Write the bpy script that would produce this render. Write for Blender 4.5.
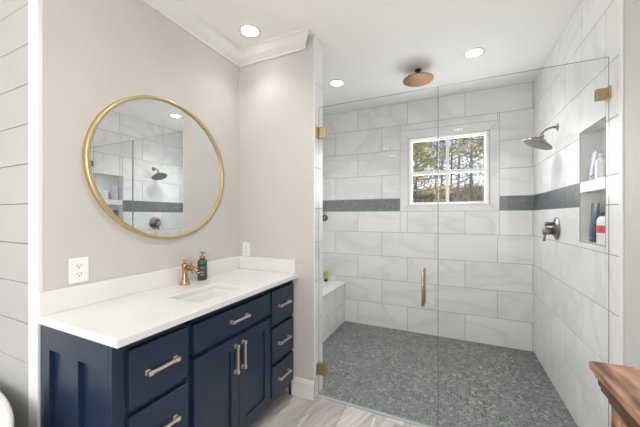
import bpy, bmesh, math, random
from mathutils import Vector, Matrix

random.seed(7)
scene = bpy.context.scene
for o in list(bpy.data.objects):
    bpy.data.objects.remove(o)
C = scene.collection

# ------------------------------------------------------------------ camera
cam_d = bpy.data.cameras.new('camera')
cam = bpy.data.objects.new('camera', cam_d)
C.objects.link(cam)
cam.location = (0, 0, 1.31)
cam.rotation_euler = (math.radians(90), 0, math.radians(24.95))
cam_d.sensor_width = 36
cam_d.lens = 36 * 288 / 640
cam_d.shift_y = 2.5 / 640
cam_d.clip_start = 0.02
cam_d.clip_end = 300
scene.camera = cam

# ------------------------------------------------------------------ world, sun, exposure
scene.view_settings.view_transform = 'Standard'
scene.view_settings.look = 'None'
scene.view_settings.gamma = 1
scene.view_settings.use_curve_mapping = False
scene.cycles.max_bounces = 16
scene.cycles.diffuse_bounces = 8
scene.cycles.transparent_max_bounces = 16
scene.view_settings.exposure = 0.55

world = bpy.data.worlds.new('sky')
scene.world = world
world.use_nodes = True
wn = world.node_tree.nodes
wl = world.node_tree.links
wn.clear()
w_out = wn.new('ShaderNodeOutputWorld')
w_bg = wn.new('ShaderNodeBackground')
w_tc = wn.new('ShaderNodeTexCoord')
w_sep = wn.new('ShaderNodeSeparateXYZ')
w_ramp = wn.new('ShaderNodeValToRGB')
w_ramp.color_ramp.elements[0].position = 0.0
w_ramp.color_ramp.elements[0].color = (0.86, 0.90, 0.95, 1)
w_ramp.color_ramp.elements[1].position = 0.25
w_ramp.color_ramp.elements[1].color = (0.34, 0.54, 0.90, 1)
w_noise = wn.new('ShaderNodeTexNoise')
w_noise.inputs['Scale'].default_value = 5.0
w_noise.inputs['Detail'].default_value = 6.0
w_mix = wn.new('ShaderNodeMixRGB')
w_cr = wn.new('ShaderNodeValToRGB')
w_cr.color_ramp.elements[0].position = 0.48
w_cr.color_ramp.elements[1].position = 0.66
wl.new(w_tc.outputs['Generated'], w_sep.inputs[0])
wl.new(w_sep.outputs['Z'], w_ramp.inputs[0])
wl.new(w_tc.outputs['Generated'], w_noise.inputs['Vector'])
wl.new(w_noise.outputs[0], w_cr.inputs[0])
wl.new(w_cr.outputs[0], w_mix.inputs[0])
wl.new(w_ramp.outputs[0], w_mix.inputs[1])
w_mix.inputs[2].default_value = (0.92, 0.94, 0.97, 1)
wl.new(w_mix.outputs[0], w_bg.inputs[0])
w_bg.inputs[1].default_value = 1.1
wl.new(w_bg.outputs[0], w_out.inputs[0])

sun_d = bpy.data.lights.new('sun', 'SUN')
sun_d.energy = 2.6
sun_d.angle = 0.01
sun_d.color = (1.0, 0.94, 0.84)
sun = bpy.data.objects.new('sun', sun_d)
C.objects.link(sun)
sun.rotation_euler = (math.radians(52), 0, math.radians(-35))


def area(name, loc, rot, sx, sy, power, col):
    d = bpy.data.lights.new(name, 'AREA')
    d.shape = 'RECTANGLE'
    d.size = sx
    d.size_y = sy
    d.energy = power
    d.color = col
    o = bpy.data.objects.new(name, d)
    C.objects.link(o)
    o.location = loc
    o.rotation_euler = rot
    return o


PI = math.pi
# fill lamps at two added, unseen windows, then daylight through the shower window
area('fill_left_window', (-3.44, -2.15, 1.50), (0, -PI / 2, 0), 1.4, 1.4, 54, (1.0, 0.99, 0.97))
area('fill_right_window', (0.94, -1.7, 1.45), (0, PI / 2, 0), 1.4, 1.5, 46, (1.0, 0.98, 0.95))
area('daylight_shower_window', (-0.072, 3.53, 1.81), (-PI / 2, 0, 0), 0.76, 0.72, 8, (0.96, 0.98, 1.0))

CAN_POWER = 5.5
SHOWER_CAN_POWER = 29

# ------------------------------------------------------------------ materials
def mat(name, col, rough=0.5, metal=0.0, **kw):
    m = bpy.data.materials.new(name)
    m.use_nodes = True
    b = m.node_tree.nodes['Principled BSDF']
    b.inputs['Base Color'].default_value = (*col, 1)
    b.inputs['Roughness'].default_value = rough
    b.inputs['Metallic'].default_value = metal
    for k, v in kw.items():
        b.inputs[k].default_value = v
    return m


def nodes(m):
    return m.node_tree.nodes, m.node_tree.links, m.node_tree.nodes['Principled BSDF']


def noisy(name, c0, c1, scale=8, rough=0.5, metal=0.0, detail=4, p0=0.35, p1=0.7, stretch=(1, 1, 1), bump=0.0, rot=(0, 0, 0)):
    m = mat(name, c0, rough, metal)
    n, l, b = nodes(m)
    tc = n.new('ShaderNodeTexCoord')
    mp = n.new('ShaderNodeMapping')
    mp.inputs['Scale'].default_value = stretch
    mp.inputs['Rotation'].default_value = rot
    ns = n.new('ShaderNodeTexNoise')
    ns.inputs['Scale'].default_value = scale
    ns.inputs['Detail'].default_value = detail
    cr = n.new('ShaderNodeValToRGB')
    cr.color_ramp.elements[0].position = p0
    cr.color_ramp.elements[1].position = p1
    cr.color_ramp.elements[0].color = (*c0, 1)
    cr.color_ramp.elements[1].color = (*c1, 1)
    l.new(tc.outputs['Object'], mp.inputs[0])
    l.new(mp.outputs[0], ns.inputs['Vector'])
    l.new(ns.outputs[0], cr.inputs[0])
    l.new(cr.outputs[0], b.inputs['Base Color'])
    if bump:
        bp = n.new('ShaderNodeBump')
        bp.inputs['Strength'].default_value = bump
        bp.inputs['Distance'].default_value = 0.004
        l.new(ns.outputs[0], bp.inputs['Height'])
        l.new(bp.outputs[0], b.inputs['Normal'])
    return m


def veined(name, base, vein, rough, angle, vscale, amount, cloud=None, stretch=1.0):
    """Stone look: broad clouds plus thin diagonal veins; the per-tile attribute 'tid' shifts the pattern."""
    m = mat(name, base, rough)
    n, l, b = nodes(m)
    tc = n.new('ShaderNodeTexCoord')
    at = n.new('ShaderNodeAttribute')
    at.attribute_name = 'tid'
    sc = n.new('ShaderNodeVectorMath')
    sc.operation = 'SCALE'
    sc.inputs['Scale'].default_value = 23.0
    l.new(at.outputs['Vector'], sc.inputs[0])
    ad = n.new('ShaderNodeVectorMath')
    l.new(tc.outputs['Object'], ad.inputs[0])
    l.new(sc.outputs[0], ad.inputs[1])
    mp = n.new('ShaderNodeMapping')
    mp.inputs['Rotation'].default_value = angle
    if isinstance(stretch, tuple):
        mp.vector_type = 'TEXTURE'          # rotate first, then stretch along the grain
        mp.inputs['Scale'].default_value = stretch
    else:
        mp.inputs['Scale'].default_value = (stretch, 1, 1)
    l.new(ad.outputs[0], mp.inputs[0])
    ns = n.new('ShaderNodeTexNoise')
    ns.inputs['Scale'].default_value = vscale
    ns.inputs['Detail'].default_value = 5
    ns.inputs['Distortion'].default_value = 0.6
    l.new(mp.outputs[0], ns.inputs['Vector'])
    # vein = thin band around noise 0.5
    sb = n.new('ShaderNodeMath'); sb.operation = 'SUBTRACT'; sb.inputs[1].default_value = 0.5
    ab = n.new('ShaderNodeMath'); ab.operation = 'ABSOLUTE'
    cr = n.new('ShaderNodeValToRGB')
    cr.color_ramp.elements[0].position = 0.0
    cr.color_ramp.elements[0].color = (1, 1, 1, 1)
    cr.color_ramp.elements[1].position = 0.05
    cr.color_ramp.elements[1].color = (0, 0, 0, 1)
    l.new(ns.outputs[0], sb.inputs[0]); l.new(sb.outputs[0], ab.inputs[0]); l.new(ab.outputs[0], cr.inputs[0])
    n2 = n.new('ShaderNodeTexNoise')
    n2.inputs['Scale'].default_value = vscale * 0.8
    n2.inputs['Detail'].default_value = 3
    l.new(mp.outputs[0], n2.inputs['Vector'])
    c2 = n.new('ShaderNodeValToRGB')
    c2.color_ramp.elements[0].position = 0.35
    c2.color_ramp.elements[1].position = 0.7
    c2.color_ramp.elements[0].color = (*base, 1)
    c2.color_ramp.elements[1].color = (*(cloud or tuple(x * 0.9 for x in base)), 1)
    l.new(n2.outputs[0], c2.inputs[0])
    ml = n.new('ShaderNodeMath'); ml.operation = 'MULTIPLY'; ml.inputs[1].default_value = amount
    l.new(cr.outputs[0], ml.inputs[0])
    mx = n.new('ShaderNodeMixRGB')
    l.new(ml.outputs[0], mx.inputs[0]); l.new(c2.outputs[0], mx.inputs[1])
    mx.inputs[2].default_value = (*vein, 1)
    l.new(mx.outputs[0], b.inputs['Base Color'])
    return m


def tid_ramp(name, cols, rough):
    """Colour picked per tile from the stored attribute."""
    m = mat(name, cols[0], rough)
    n, l, b = nodes(m)
    at = n.new('ShaderNodeAttribute')
    at.attribute_name = 'tid'
    sp = n.new('ShaderNodeSeparateXYZ')
    l.new(at.outputs['Vector'], sp.inputs[0])
    cr = n.new('ShaderNodeValToRGB')
    cr.color_ramp.interpolation = 'LINEAR'
    while len(cr.color_ramp.elements) < len(cols):
        cr.color_ramp.elements.new(0.5)
    for i, c in enumerate(cols):
        cr.color_ramp.elements[i].position = i / (len(cols) - 1)
        cr.color_ramp.elements[i].color = (*c, 1)
    l.new(sp.outputs['X'], cr.inputs[0])
    l.new(cr.outputs[0], b.inputs['Base Color'])
    return m


M = {}
M['paint'] = noisy('greige_paint', (0.565, 0.553, 0.537), (0.585, 0.573, 0.557), 3, 0.55)
M['ceiling'] = mat('ceiling_paint', (0.92, 0.91, 0.895), 0.7)
M['trim'] = mat('white_trim_paint', (0.77, 0.77, 0.76), 0.35)
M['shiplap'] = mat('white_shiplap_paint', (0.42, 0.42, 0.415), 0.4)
M['tile'] = veined('marble_look_tile', (0.80, 0.795, 0.785), (0.54, 0.54, 0.54), 0.30, (0.5, 0.9, 0.7), 2.2, 0.35, (0.73, 0.725, 0.72), 0.45)
M['grout'] = mat('grey_grout', (0.36, 0.35, 0.335), 0.8)
M['mosaic'] = tid_ramp('grey_blue_mosaic', [(0.045, 0.06, 0.07), (0.085, 0.11, 0.125), (0.13, 0.155, 0.175), (0.22, 0.245, 0.26)], 0.35)
M['mosaic_floor'] = tid_ramp('grey_stone_mosaic', [(0.06, 0.07, 0.07), (0.13, 0.145, 0.14), (0.24, 0.25, 0.24), (0.44, 0.44, 0.42)], 0.45)
M['mosaic_grout'] = mat('light_grey_grout', (0.46, 0.475, 0.475), 0.8)
M['plank'] = veined('grey_wood_look_tile', (0.70, 0.67, 0.64), (0.30, 0.28, 0.26), 0.3, (0, 0, -0.28), 9.0, 0.7, (0.34, 0.315, 0.295), (1, 7, 1))
M['navy'] = mat('navy_cabinet_paint', (0.011, 0.025, 0.057), 0.30)
M['gap_shade'] = mat('painted_gap_shade', (0.006, 0.010, 0.020), 0.6)  # near-black, stands in for the shade between the vanity fronts
M['quartz'] = noisy('white_quartz', (0.76, 0.76, 0.755), (0.71, 0.71, 0.705), 3, 0.12, detail=5, p0=0.45, p1=0.8)
M['porcelain'] = mat('white_porcelain', (0.78, 0.78, 0.775), 0.08)
M['gold'] = noisy('brushed_gold', (0.60, 0.47, 0.26), (0.68, 0.54, 0.31), 40, 0.34, 1.0, stretch=(1, 1, 6))
M['mirror'] = mat('mirror_glass', (0.78, 0.80, 0.80), 0.0, 1.0)
M['champagne'] = mat('champagne_bronze', (0.84, 0.72, 0.61), 0.38, 1.0)
M['brass'] = mat('aged_brass', (0.46, 0.36, 0.23), 0.28, 1.0)
M['rose'] = mat('rose_copper', (0.50, 0.30, 0.175), 0.22, 1.0)
M['copper'] = noisy('copper', (0.25, 0.135, 0.07), (0.21, 0.11, 0.06), 20, 0.42, 1.0)
M['dark_bronze'] = mat('dark_bronze', (0.05, 0.03, 0.022), 0.4, 0.8)
M['nickel'] = mat('brushed_nickel', (0.30, 0.275, 0.245), 0.30, 1.0)
M['plastic'] = mat('white_plastic', (0.85, 0.85, 0.83), 0.3)
M['slot'] = mat('socket_slot', (0.03, 0.03, 0.03), 0.6)
M['white_vinyl'] = mat('white_vinyl', (0.84, 0.85, 0.85), 0.3)
M['green_glass'] = mat('green_bottle_glass', (0.035, 0.085, 0.045), 0.12)
M['label'] = mat('dark_green_label', (0.03, 0.06, 0.04), 0.5)
M['label_text'] = mat('pale_pink_print', (0.62, 0.42, 0.36), 0.5)
M['lime'] = mat('lime_green_plastic', (0.30, 0.55, 0.10), 0.3)
M['black'] = mat('black_plastic', (0.015, 0.017, 0.018), 0.35)
M['lavender'] = mat('lavender_plastic', (0.46, 0.42, 0.54), 0.25)
M['clear_white'] = mat('milky_plastic', (0.72, 0.74, 0.76), 0.2)
M['navy_plastic'] = mat('navy_plastic', (0.03, 0.05, 0.10), 0.3)
M['red'] = mat('red_label', (0.65, 0.06, 0.06), 0.4)
M['white_plastic2'] = mat('white_bottle', (0.80, 0.82, 0.84), 0.25)
M['scrub'] = noisy('dark_green_mesh', (0.015, 0.06, 0.05), (0.03, 0.10, 0.08), 60, 0.8)
M['rustic'] = noisy('rustic_wood', (0.58, 0.32, 0.19), (0.10, 0.04, 0.022), 7, 0.38, detail=9, p0=0.42, p1=0.66, stretch=(3.5, .7, 3.5), bump=0.5)
M['rustic_dark'] = noisy('dark_rustic_wood', (0.16, 0.075, 0.04), (0.05, 0.022, 0.013), 9, 0.45, detail=6, stretch=(2, 2, 1), bump=0.4)
M['bark'] = noisy('bark', (0.12, 0.085, 0.06), (0.22, 0.17, 0.13), 4, 0.9, stretch=(4, 4, 1))
M['bark_pale'] = noisy('pale_bark', (0.28, 0.23, 0.18), (0.38, 0.33, 0.27), 4, 0.9, stretch=(4, 4, 1))
M['leaf_gold'] = noisy('golden_leaves', (0.50, 0.38, 0.12), (0.36, 0.34, 0.10), 1.2, 0.7)
M['leaf_olive'] = noisy('olive_leaves', (0.20, 0.23, 0.08), (0.34, 0.33, 0.13), 1.2, 0.7)
M['leaf_green'] = noisy('pine_needles', (0.07, 0.12, 0.05), (0.15, 0.19, 0.08), 1.5, 0.7)
M['leaf_brown'] = noisy('dry_leaves', (0.30, 0.20, 0.11), (0.42, 0.31, 0.18), 1.5, 0.8)
M['woods_floor'] = noisy('leaf_litter', (0.34, 0.25, 0.15), (0.22, 0.17, 0.10), 3, 0.95, detail=8)
M['shed'] = noisy('dark_stained_boards', (0.030, 0.018, 0.015), (0.055, 0.032, 0.027), 4, 0.7, stretch=(1, 1, 9))


def emit(name, col, s):
    m = mat(name, (0.9, 0.9, 0.9), 0.5)
    b = m.node_tree.nodes['Principled BSDF']
    b.inputs['Emission Color'].default_value = (*col, 1)
    b.inputs['Emission Strength'].default_value = s
    return m


M['lamp'] = emit('lamp_lens', (1.0, 0.95, 0.86), 9)


def pane_mat(name, tint, ior=1.45, max_refl=1.0):
    """Thin clear glass: tinted transmission plus a Fresnel reflection."""
    m = bpy.data.materials.new(name)
    m.use_nodes = True
    n = m.node_tree.nodes
    l = m.node_tree.links
    n.clear()
    o = n.new('ShaderNodeOutputMaterial')
    t = n.new('ShaderNodeBsdfTransparent')
    t.inputs[0].default_value = (*tint, 1)
    g = n.new('ShaderNodeBsdfGlossy')
    g.inputs['Roughness'].default_value = 0.0
    g.inputs[0].default_value = (1, 1, 1, 1)
    f = n.new('ShaderNodeFresnel')
    f.inputs[0].default_value = ior
    x = n.new('ShaderNodeMixShader')
    ge = n.new('ShaderNodeNewGeometry')     # the far faces of the slab only transmit (no internal total reflection)
    iv = n.new('ShaderNodeMath'); iv.operation = 'SUBTRACT'; iv.inputs[0].default_value = 1.0
    mu = n.new('ShaderNodeMath'); mu.operation = 'MULTIPLY'
    l.new(ge.outputs['Backfacing'], iv.inputs[1])
    l.new(iv.outputs[0], mu.inputs[0])
    l.new(f.outputs[0], mu.inputs[1])
    l.new(mu.outputs[0], x.inputs[0])
    l.new(t.outputs[0], x.inputs[1])
    l.new(g.outputs[0], x.inputs[2])
    l.new(x.outputs[0], o.inputs[0])
    return m


M['glass'] = pane_mat('shower_glass', (0.972, 0.982, 0.984))
M['glass_edge'] = mat('green_glass_edge', (0.30, 0.38, 0.36), 0.15)
M['seal'] = mat('grey_vinyl_seal', (0.20, 0.22, 0.215), 0.4)
M['window_glass'] = pane_mat('window_glass', (0.97, 0.98, 0.98))

# ------------------------------------------------------------------ mesh helpers
WLOC = {}


class B:
    def __init__(self):
        self.bm = bmesh.new()
        self.tid = self.bm.verts.layers.float_vector.new('tid')
        self.mi = 0

    def _set(self, verts, faces, tid=None):
        for f in faces:
            f.material_index = self.mi
        if tid is not None:
            for v in verts:
                v[self.tid] = tid

    def box(self, x0, x1, y0, y1, z0, z1, bev=0.0, seg=2, tid=None, mtx=None):
        x0, x1 = sorted((x0, x1)); y0, y1 = sorted((y0, y1)); z0, z1 = sorted((z0, z1))
        r = bmesh.ops.create_cube(self.bm, size=1.0)
        vs = r['verts']
        for v in vs:
            v.co = Vector(((x0 + x1) / 2 + v.co.x * (x1 - x0), (y0 + y1) / 2 + v.co.y * (y1 - y0), (z0 + z1) / 2 + v.co.z * (z1 - z0)))
        fs = set(f for v in vs for f in v.link_faces)
        self._set(vs, fs, tid)
        if bev:
            es = set(e for v in vs for e in v.link_edges)
            rr = bmesh.ops.bevel(self.bm, geom=list(es), offset=bev, segments=seg, profile=0.5, affect='EDGES')
            for f in rr['faces']:
                f.material_index = self.mi
            vs = list(set(v for f in rr['faces'] for v in f.verts) | set(v for v in vs if v.is_valid))
            if tid is not None:
                for v in vs:
                    v[self.tid] = tid
        if mtx is not None:
            for v in vs:
                v.co = mtx @ v.co
        return vs

    def quad(self, pts, tid=None):
        vs = [self.bm.verts.new(p) for p in pts]
        f = self.bm.faces.new(vs)
        self._set(vs, [f], tid)
        return vs

    def ring_surface(self, rings, closed=True, cap0=True, cap1=True, smooth=True):
        rows = [[self.bm.verts.new(p) for p in r] for r in rings]
        n = len(rows[0])
        for a, b in zip(rows, rows[1:]):
            for i in range(n if closed else n - 1):
                j = (i + 1) % n
                f = self.bm.faces.new((a[i], a[j], b[j], b[i]))
                f.material_index = self.mi
                f.smooth = smooth
        for flag, r in ((cap0, rows[0]), (cap1, rows[-1])):
            if flag:
                f = self.bm.faces.new(r)
                f.material_index = self.mi
        return rows

    def lathe(self, prof, center, axis=(0, 0, 1), seg=32, cap0=True, cap1=True, sx=1.0, sy=1.0):
        q = Vector((0, 0, 1)).rotation_difference(Vector(axis).normalized())
        c = Vector(center)
        rings = []
        for r, h in prof:
            rings.append([c + q @ Vector((sx * r * math.cos(2 * PI * i / seg), sy * r * math.sin(2 * PI * i / seg), h)) for i in range(seg)])
        return self.ring_surface(rings, True, cap0, cap1)

    def cyl(self, p0, p1, r0, r1=None, seg=20):
        p0 = Vector(p0); p1 = Vector(p1)
        return self.lathe([(r0, 0), (r1 if r1 is not None else r0, (p1 - p0).length)], p0, (p1 - p0), seg)

    def tube(self, pts, rad, seg=12):
        pts = [Vector(p) for p in pts]
        rings = []
        up = None
        for i, p in enumerate(pts):
            d = (pts[min(i + 1, len(pts) - 1)] - pts[max(i - 1, 0)]).normalized()
            if up is None:
                up = d.orthogonal().normalized()
            up = (up - d * up.dot(d)).normalized()
            s = d.cross(up)
            r = rad[i] if isinstance(rad, (list, tuple)) else rad
            rings.append([p + r * (math.cos(2 * PI * k / seg) * up + math.sin(2 * PI * k / seg) * s) for k in range(seg)])
        return self.ring_surface(rings)

    def prism(self, poly, axis, a0, a1):
        """poly in the two other axes (order xyz without axis), extruded along axis."""
        def pt(p, a):
            q = list(p)
            q.insert(axis, a)
            return Vector(q)
        return self.ring_surface([[pt(p, a0) for p in poly], [pt(p, a1) for p in poly]], smooth=False)

    def ball(self, c, r, seg=16):
        prof = [(max(1e-4, r * math.sin(PI * k / 10)), -r * math.cos(PI * k / 10)) for k in range(11)]
        return self.lathe(prof, c, seg=seg)

    def build(self, name, mats, parent=None, origin=None):
        if not isinstance(mats, (list, tuple)):
            mats = [mats]
        bmesh.ops.recalc_face_normals(self.bm, faces=self.bm.faces[:])
        me = bpy.data.meshes.new(name)
        if parent is not None:
            off = WLOC[parent.name]
        elif origin is not None:
            off = Vector(origin)
        else:
            xs = [v.co for v in self.bm.verts]
            off = Vector(((min(v.x for v in xs) + max(v.x for v in xs)) / 2, (min(v.y for v in xs) + max(v.y for v in xs)) / 2, min(v.z for v in xs)))
        for v in self.bm.verts:
            v.co -= off
        self.bm.to_mesh(me)
        self.bm.free()
        for m in mats:
            me.materials.append(m)
        o = bpy.data.objects.new(name, me)
        C.objects.link(o)
        if parent is not None:
            o.parent = parent
        else:
            o.location = off
        WLOC[o.name] = off
        return o


def tag(o, label=None, cat=None, group=None, kind=None):
    for k, v in (('label', label), ('category', cat), ('group', group), ('kind', kind)):
        if v:
            o[k] = v
    return o


def empty(name, loc, label, cat, group=None):
    o = bpy.data.objects.new(name, None)
    C.objects.link(o)
    o.location = loc
    o.empty_display_size = 0.05
    WLOC[o.name] = Vector(loc)
    return tag(o, label, cat, group)


def struct(b, name, mats, parent=None):
    o = b.build(name, mats, parent)
    if parent is None:
        o['kind'] = 'structure'
    return o


def copy_tree(o, parent=None):
    c = o.copy()
    C.objects.link(c)
    c.parent = parent
    for ch in list(o.children):
        copy_tree(ch, c)
    return c


# ------------------------------------------------------------------ key dimensions
XL, XR = -1.582, 0.699          # mirror wall and right wall
YP0, YP1 = 1.842, 1.99          # partition faces
XE = -0.905                     # partition end
YB = 3.385                      # shower back wall
H = 2.605                       # ceiling
YG = 1.900                      # shower glass plane
YTUB = 0.612                    # outer corner of mirror wall / shiplap wall
XW, YS = -3.4, -3.2             # far left wall, rear wall


def sub_rects(rect, holes):
    rs = [rect]
    for hx0, hx1, hy0, hy1 in holes:
        out = []
        for (a, b, c, d) in rs:
            ix0, ix1, iy0, iy1 = max(a, hx0), min(b, hx1), max(c, hy0), min(d, hy1)
            if ix0 >= ix1 or iy0 >= iy1:
                out.append((a, b, c, d)); continue
            if a < ix0: out.append((a, ix0, c, d))
            if ix1 < b: out.append((ix1, b, c, d))
            if c < iy0: out.append((ix0, ix1, c, iy0))
            if iy1 < d: out.append((ix0, ix1, iy1, d))
        rs = out
    return [r for r in rs if r[1] - r[0] > 0.004 and r[3] - r[2] > 0.004]


ROWS = [0, .28, .56, .84, 1.12, 1.365, 1.51, 1.785, 2.065, 2.35, H]
TL = 0.584


def lay_tiles(b, P, u0, u1, s1, s2, holes=(), rows=ROWS, band=True, gap=0.0022):
    """P(u, v, h) -> world point; u along the wall, v height, h proud of the wall."""
    for i in range(len(rows) - 1):
        v0, v1 = rows[i], rows[i + 1]
        if band and i == 5:
            continue
        base = s2 if (i % 2 == 0 if i < 5 else i % 2 == 1) else s1
        if i >= 6:
            base = s1 if i % 2 == 0 else s2
        k = math.floor((u0 - base) / TL)
        while base + k * TL < u1:
            a, c = max(u0, base + k * TL), min(u1, base + (k + 1) * TL)
            k += 1
            if c - a < 0.01:
                continue
            t = (random.random(), random.random(), random.random())
            for (p, q, r, s) in sub_rects((a, c, v0, v1), holes):
                g = gap
                e = 0.0008
                hgt = 0.002
                o4 = [P(p + g, r + g, 0), P(q - g, r + g, 0), P(q - g, s - g, 0), P(p + g, s - g, 0)]
                i4 = [P(p + g + e, r + g + e, hgt), P(q - g - e, r + g + e, hgt), P(q - g - e, s - g - e, hgt), P(p + g + e, s - g - e, hgt)]
                vo = [b.bm.verts.new(x) for x in o4]
                vi = [b.bm.verts.new(x) for x in i4]
                fs = [b.bm.faces.new(vi)]
                for j in range(4):
                    fs.append(b.bm.faces.new((vo[j], vo[(j + 1) % 4], vi[(j + 1) % 4], vi[j])))
                b._set(vo + vi, fs, t)


def clip_poly(poly, x0, x1, y0, y1):
    for ax, lim, sgn in ((0, x0, 1), (0, x1, -1), (1, y0, 1), (1, y1, -1)):
        out = []
        for i in range(len(poly)):
            a, c = poly[i], poly[(i + 1) % len(poly)]
            da, dc = sgn * (a[ax] - lim), sgn * (c[ax] - lim)
            if da >= 0:
                out.append(a)
            if (da >= 0) != (dc >= 0):
                t = da / (da - dc)
                out.append((a[0] + t * (c[0] - a[0]), a[1] + t * (c[1] - a[1])))
        poly = out
        if len(poly) < 3:
            return []
    return poly


def herringbone(b, P, u0, u1, v0, v1, w, n, ang=PI / 4, gap=0.0011):
    """Herringbone of w x n*w tiles turned by ang, clipped to the rectangle."""
    ca, sa = math.cos(ang), math.sin(ang)
    L = n * w
    cu, cv = (u0 + u1) / 2, (v0 + v1) / 2
    R = math.hypot(u1 - u0, v1 - v0) / 2 + L
    N = int(R / w) + 2
    g = gap / 2
    def put(x, y, sx, sy):
        pts = [(x + g, y + g), (x + sx - g, y + g), (x + sx - g, y + sy - g), (x + g, y + sy - g)]
        pts = [(cu + ca * p - sa * q, cv + sa * p + ca * q) for p, q in pts]
        if max(p[0] for p in pts) < u0 or min(p[0] for p in pts) > u1 or max(p[1] for p in pts) < v0 or min(p[1] for p in pts) > v1:
            return
        pts = clip_poly(pts, u0, u1, v0, v1)
        if len(pts) >= 3:
            t = min(1, max(0, random.gauss(0.48, 0.22)))
            b.quad([P(p, q, 0.0015) for p, q in pts], (t, random.random(), 0))
    # steps: horizontal brick at (i, j) when (i - j) mod 2n == 0, vertical brick when == n
    for j in range(-N, N):
        for i in range(-N, N):
            m = (i - j) % (2 * n)
            if m == 0:
                put(i * w, j * w, L, w)
            elif m == 2 * n - 1:
                put(i * w, j * w, w, L)


# ------------------------------------------------------------------ floor
fl = B()
fl.mi = 0
fl.box(XW - .1, XR + .1, YS - .1, YG - 0.012, -0.1, -0.002)
fl.mi = 1
PW, PLn = 0.195, 1.15
x = XW
col = 0
while x < XR:
    y = YS - (col * 0.43 % PLn)
    while y < YG:
        a, c = max(y, YS), min(y + PLn, YG - 0.012)
        if c > a + 0.01 and (x + PW > -1.1 or a < YTUB):
            t = (random.random(), random.random(), random.random())
            fl.box(x + .001, min(x + PW, XR) - .001, a + .001, c - .001, -0.004, 0.0, 0, 1, t)
        y += PLn
    x += PW
    col += 1
struct(fl, 'floor', [M['grout'], M['plank']])

sf = B()
sf.mi = 0
sf.box(XL, XR + .1, YG - 0.012, YB + .1, -0.1, -0.0015)
sf.mi = 1
herringbone(sf, lambda u, v, h: Vector((u, v, h - 0.0015)), XL, XR, YG + 0.012, YB, 0.0098, 3, PI / 4, 0.0018)
sf.mi = 2
sf.box(XE, XR, YG - 0.012, YG + 0.012, -0.01, 0.002)
struct(sf, 'floor_shower', [M['mosaic_grout'], M['mosaic_floor'], mat('threshold_strip', (0.50, 0.54, 0.52), 0.3)])

# ------------------------------------------------------------------ ceiling
cl = B()
cl.box(XW - .1, XR + .12, YS - .1, YB + .12, H, H + .1)
struct(cl, 'ceiling', M['ceiling'])

# ------------------------------------------------------------------ walls
# mirror wall (solid block between the vanity and the outside) painted
wb = B()
wb.box(XL - .1, XL, YTUB, YP1, 0, H)
struct(wb, 'wall_left', M['paint'])
# shower part of the left wall, tiled
wb = B()
wb.mi = 0
wb.box(XL - .1, XL, YP1, YB, 0, H)
wb.mi = 1
lay_tiles(wb, lambda u, v, h: Vector((XL + h, u, v)), YP1, YB, YP1 + .1, YP1 + .39)
wb.mi = 2
herringbone(wb, lambda u, v, h: Vector((XL + h, u, v)), YP1, YB, 1.367, 1.508, 0.0125, 3, PI / 4, 0.003)
struct(wb, 'wall_shower_left', [M['grout'], M['tile'], M['mosaic']])

# partition
wb = B()
wb.mi = 0
wb.box(XL, XE, YP0, YP1, 0, H)
wb.mi = 1
wb.quad([(XE + .0004, YP0 + .004, 0), (XE + .0004, YP1, 0), (XE + .0004, YP1, H), (XE + .0004, YP0 + .004, H)])
wb.quad([(XL, YP1 + .0004, 0), (XE, YP1 + .0004, 0), (XE, YP1 + .0004, H), (XL, YP1 + .0004, H)])
wb.mi = 2
lay_tiles(wb, lambda u, v, h: Vector((XE + .0006 + h, u, v)), YP0 + .012, YP1, YP0 - .3, YP0 - .3, rows=[0, .28, .56, .84, 1.12, 1.365, 1.66, 1.965, 2.27, H], band=False)
lay_tiles(wb, lambda u, v, h: Vector((u, YP1 + .0006 + h, v)), XL, XE, XL + .1, XL + .39)
wb.mi = 3
wb.box(XE - .001, XE + .005, YP0 - .0015, YP0 + .011, 0.13, H, .0015, 2)
herringbone(wb, lambda u, v, h: Vector((u, YP1 + .0006 + h, v)), XL, XE, 1.367, 1.508, 0.0125, 3, PI / 4, 0.003)
o = struct(wb, 'wall_partition', [M['paint'], M['grout'], M['tile'], M['trim']])

# back wall with window opening
WX0, WX1, WZ0, WZ1 = -0.475, 0.330, 1.432, 2.192
SX0, SX1, SZ0, SZ1 = -0.560, 0.413, 1.362, 2.275
hole = (WX0, WX1, WZ0, WZ1)
wb = B()
wb.mi = 0
for (a, c, d, e) in sub_rects((XL - .1, XR + .1, 0, H), [hole]):
    wb.box(a, c, YB, YB + .16, d, e)
wb.mi = 1
PB = lambda u, v, h: Vector((u, YB - h, v))
lay_tiles(wb, PB, XL, XR, -1.355, -1.063, holes=[(SX0, SX1, SZ0, SZ1), (SX0, SX1, 1.365, 1.51)])
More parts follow.
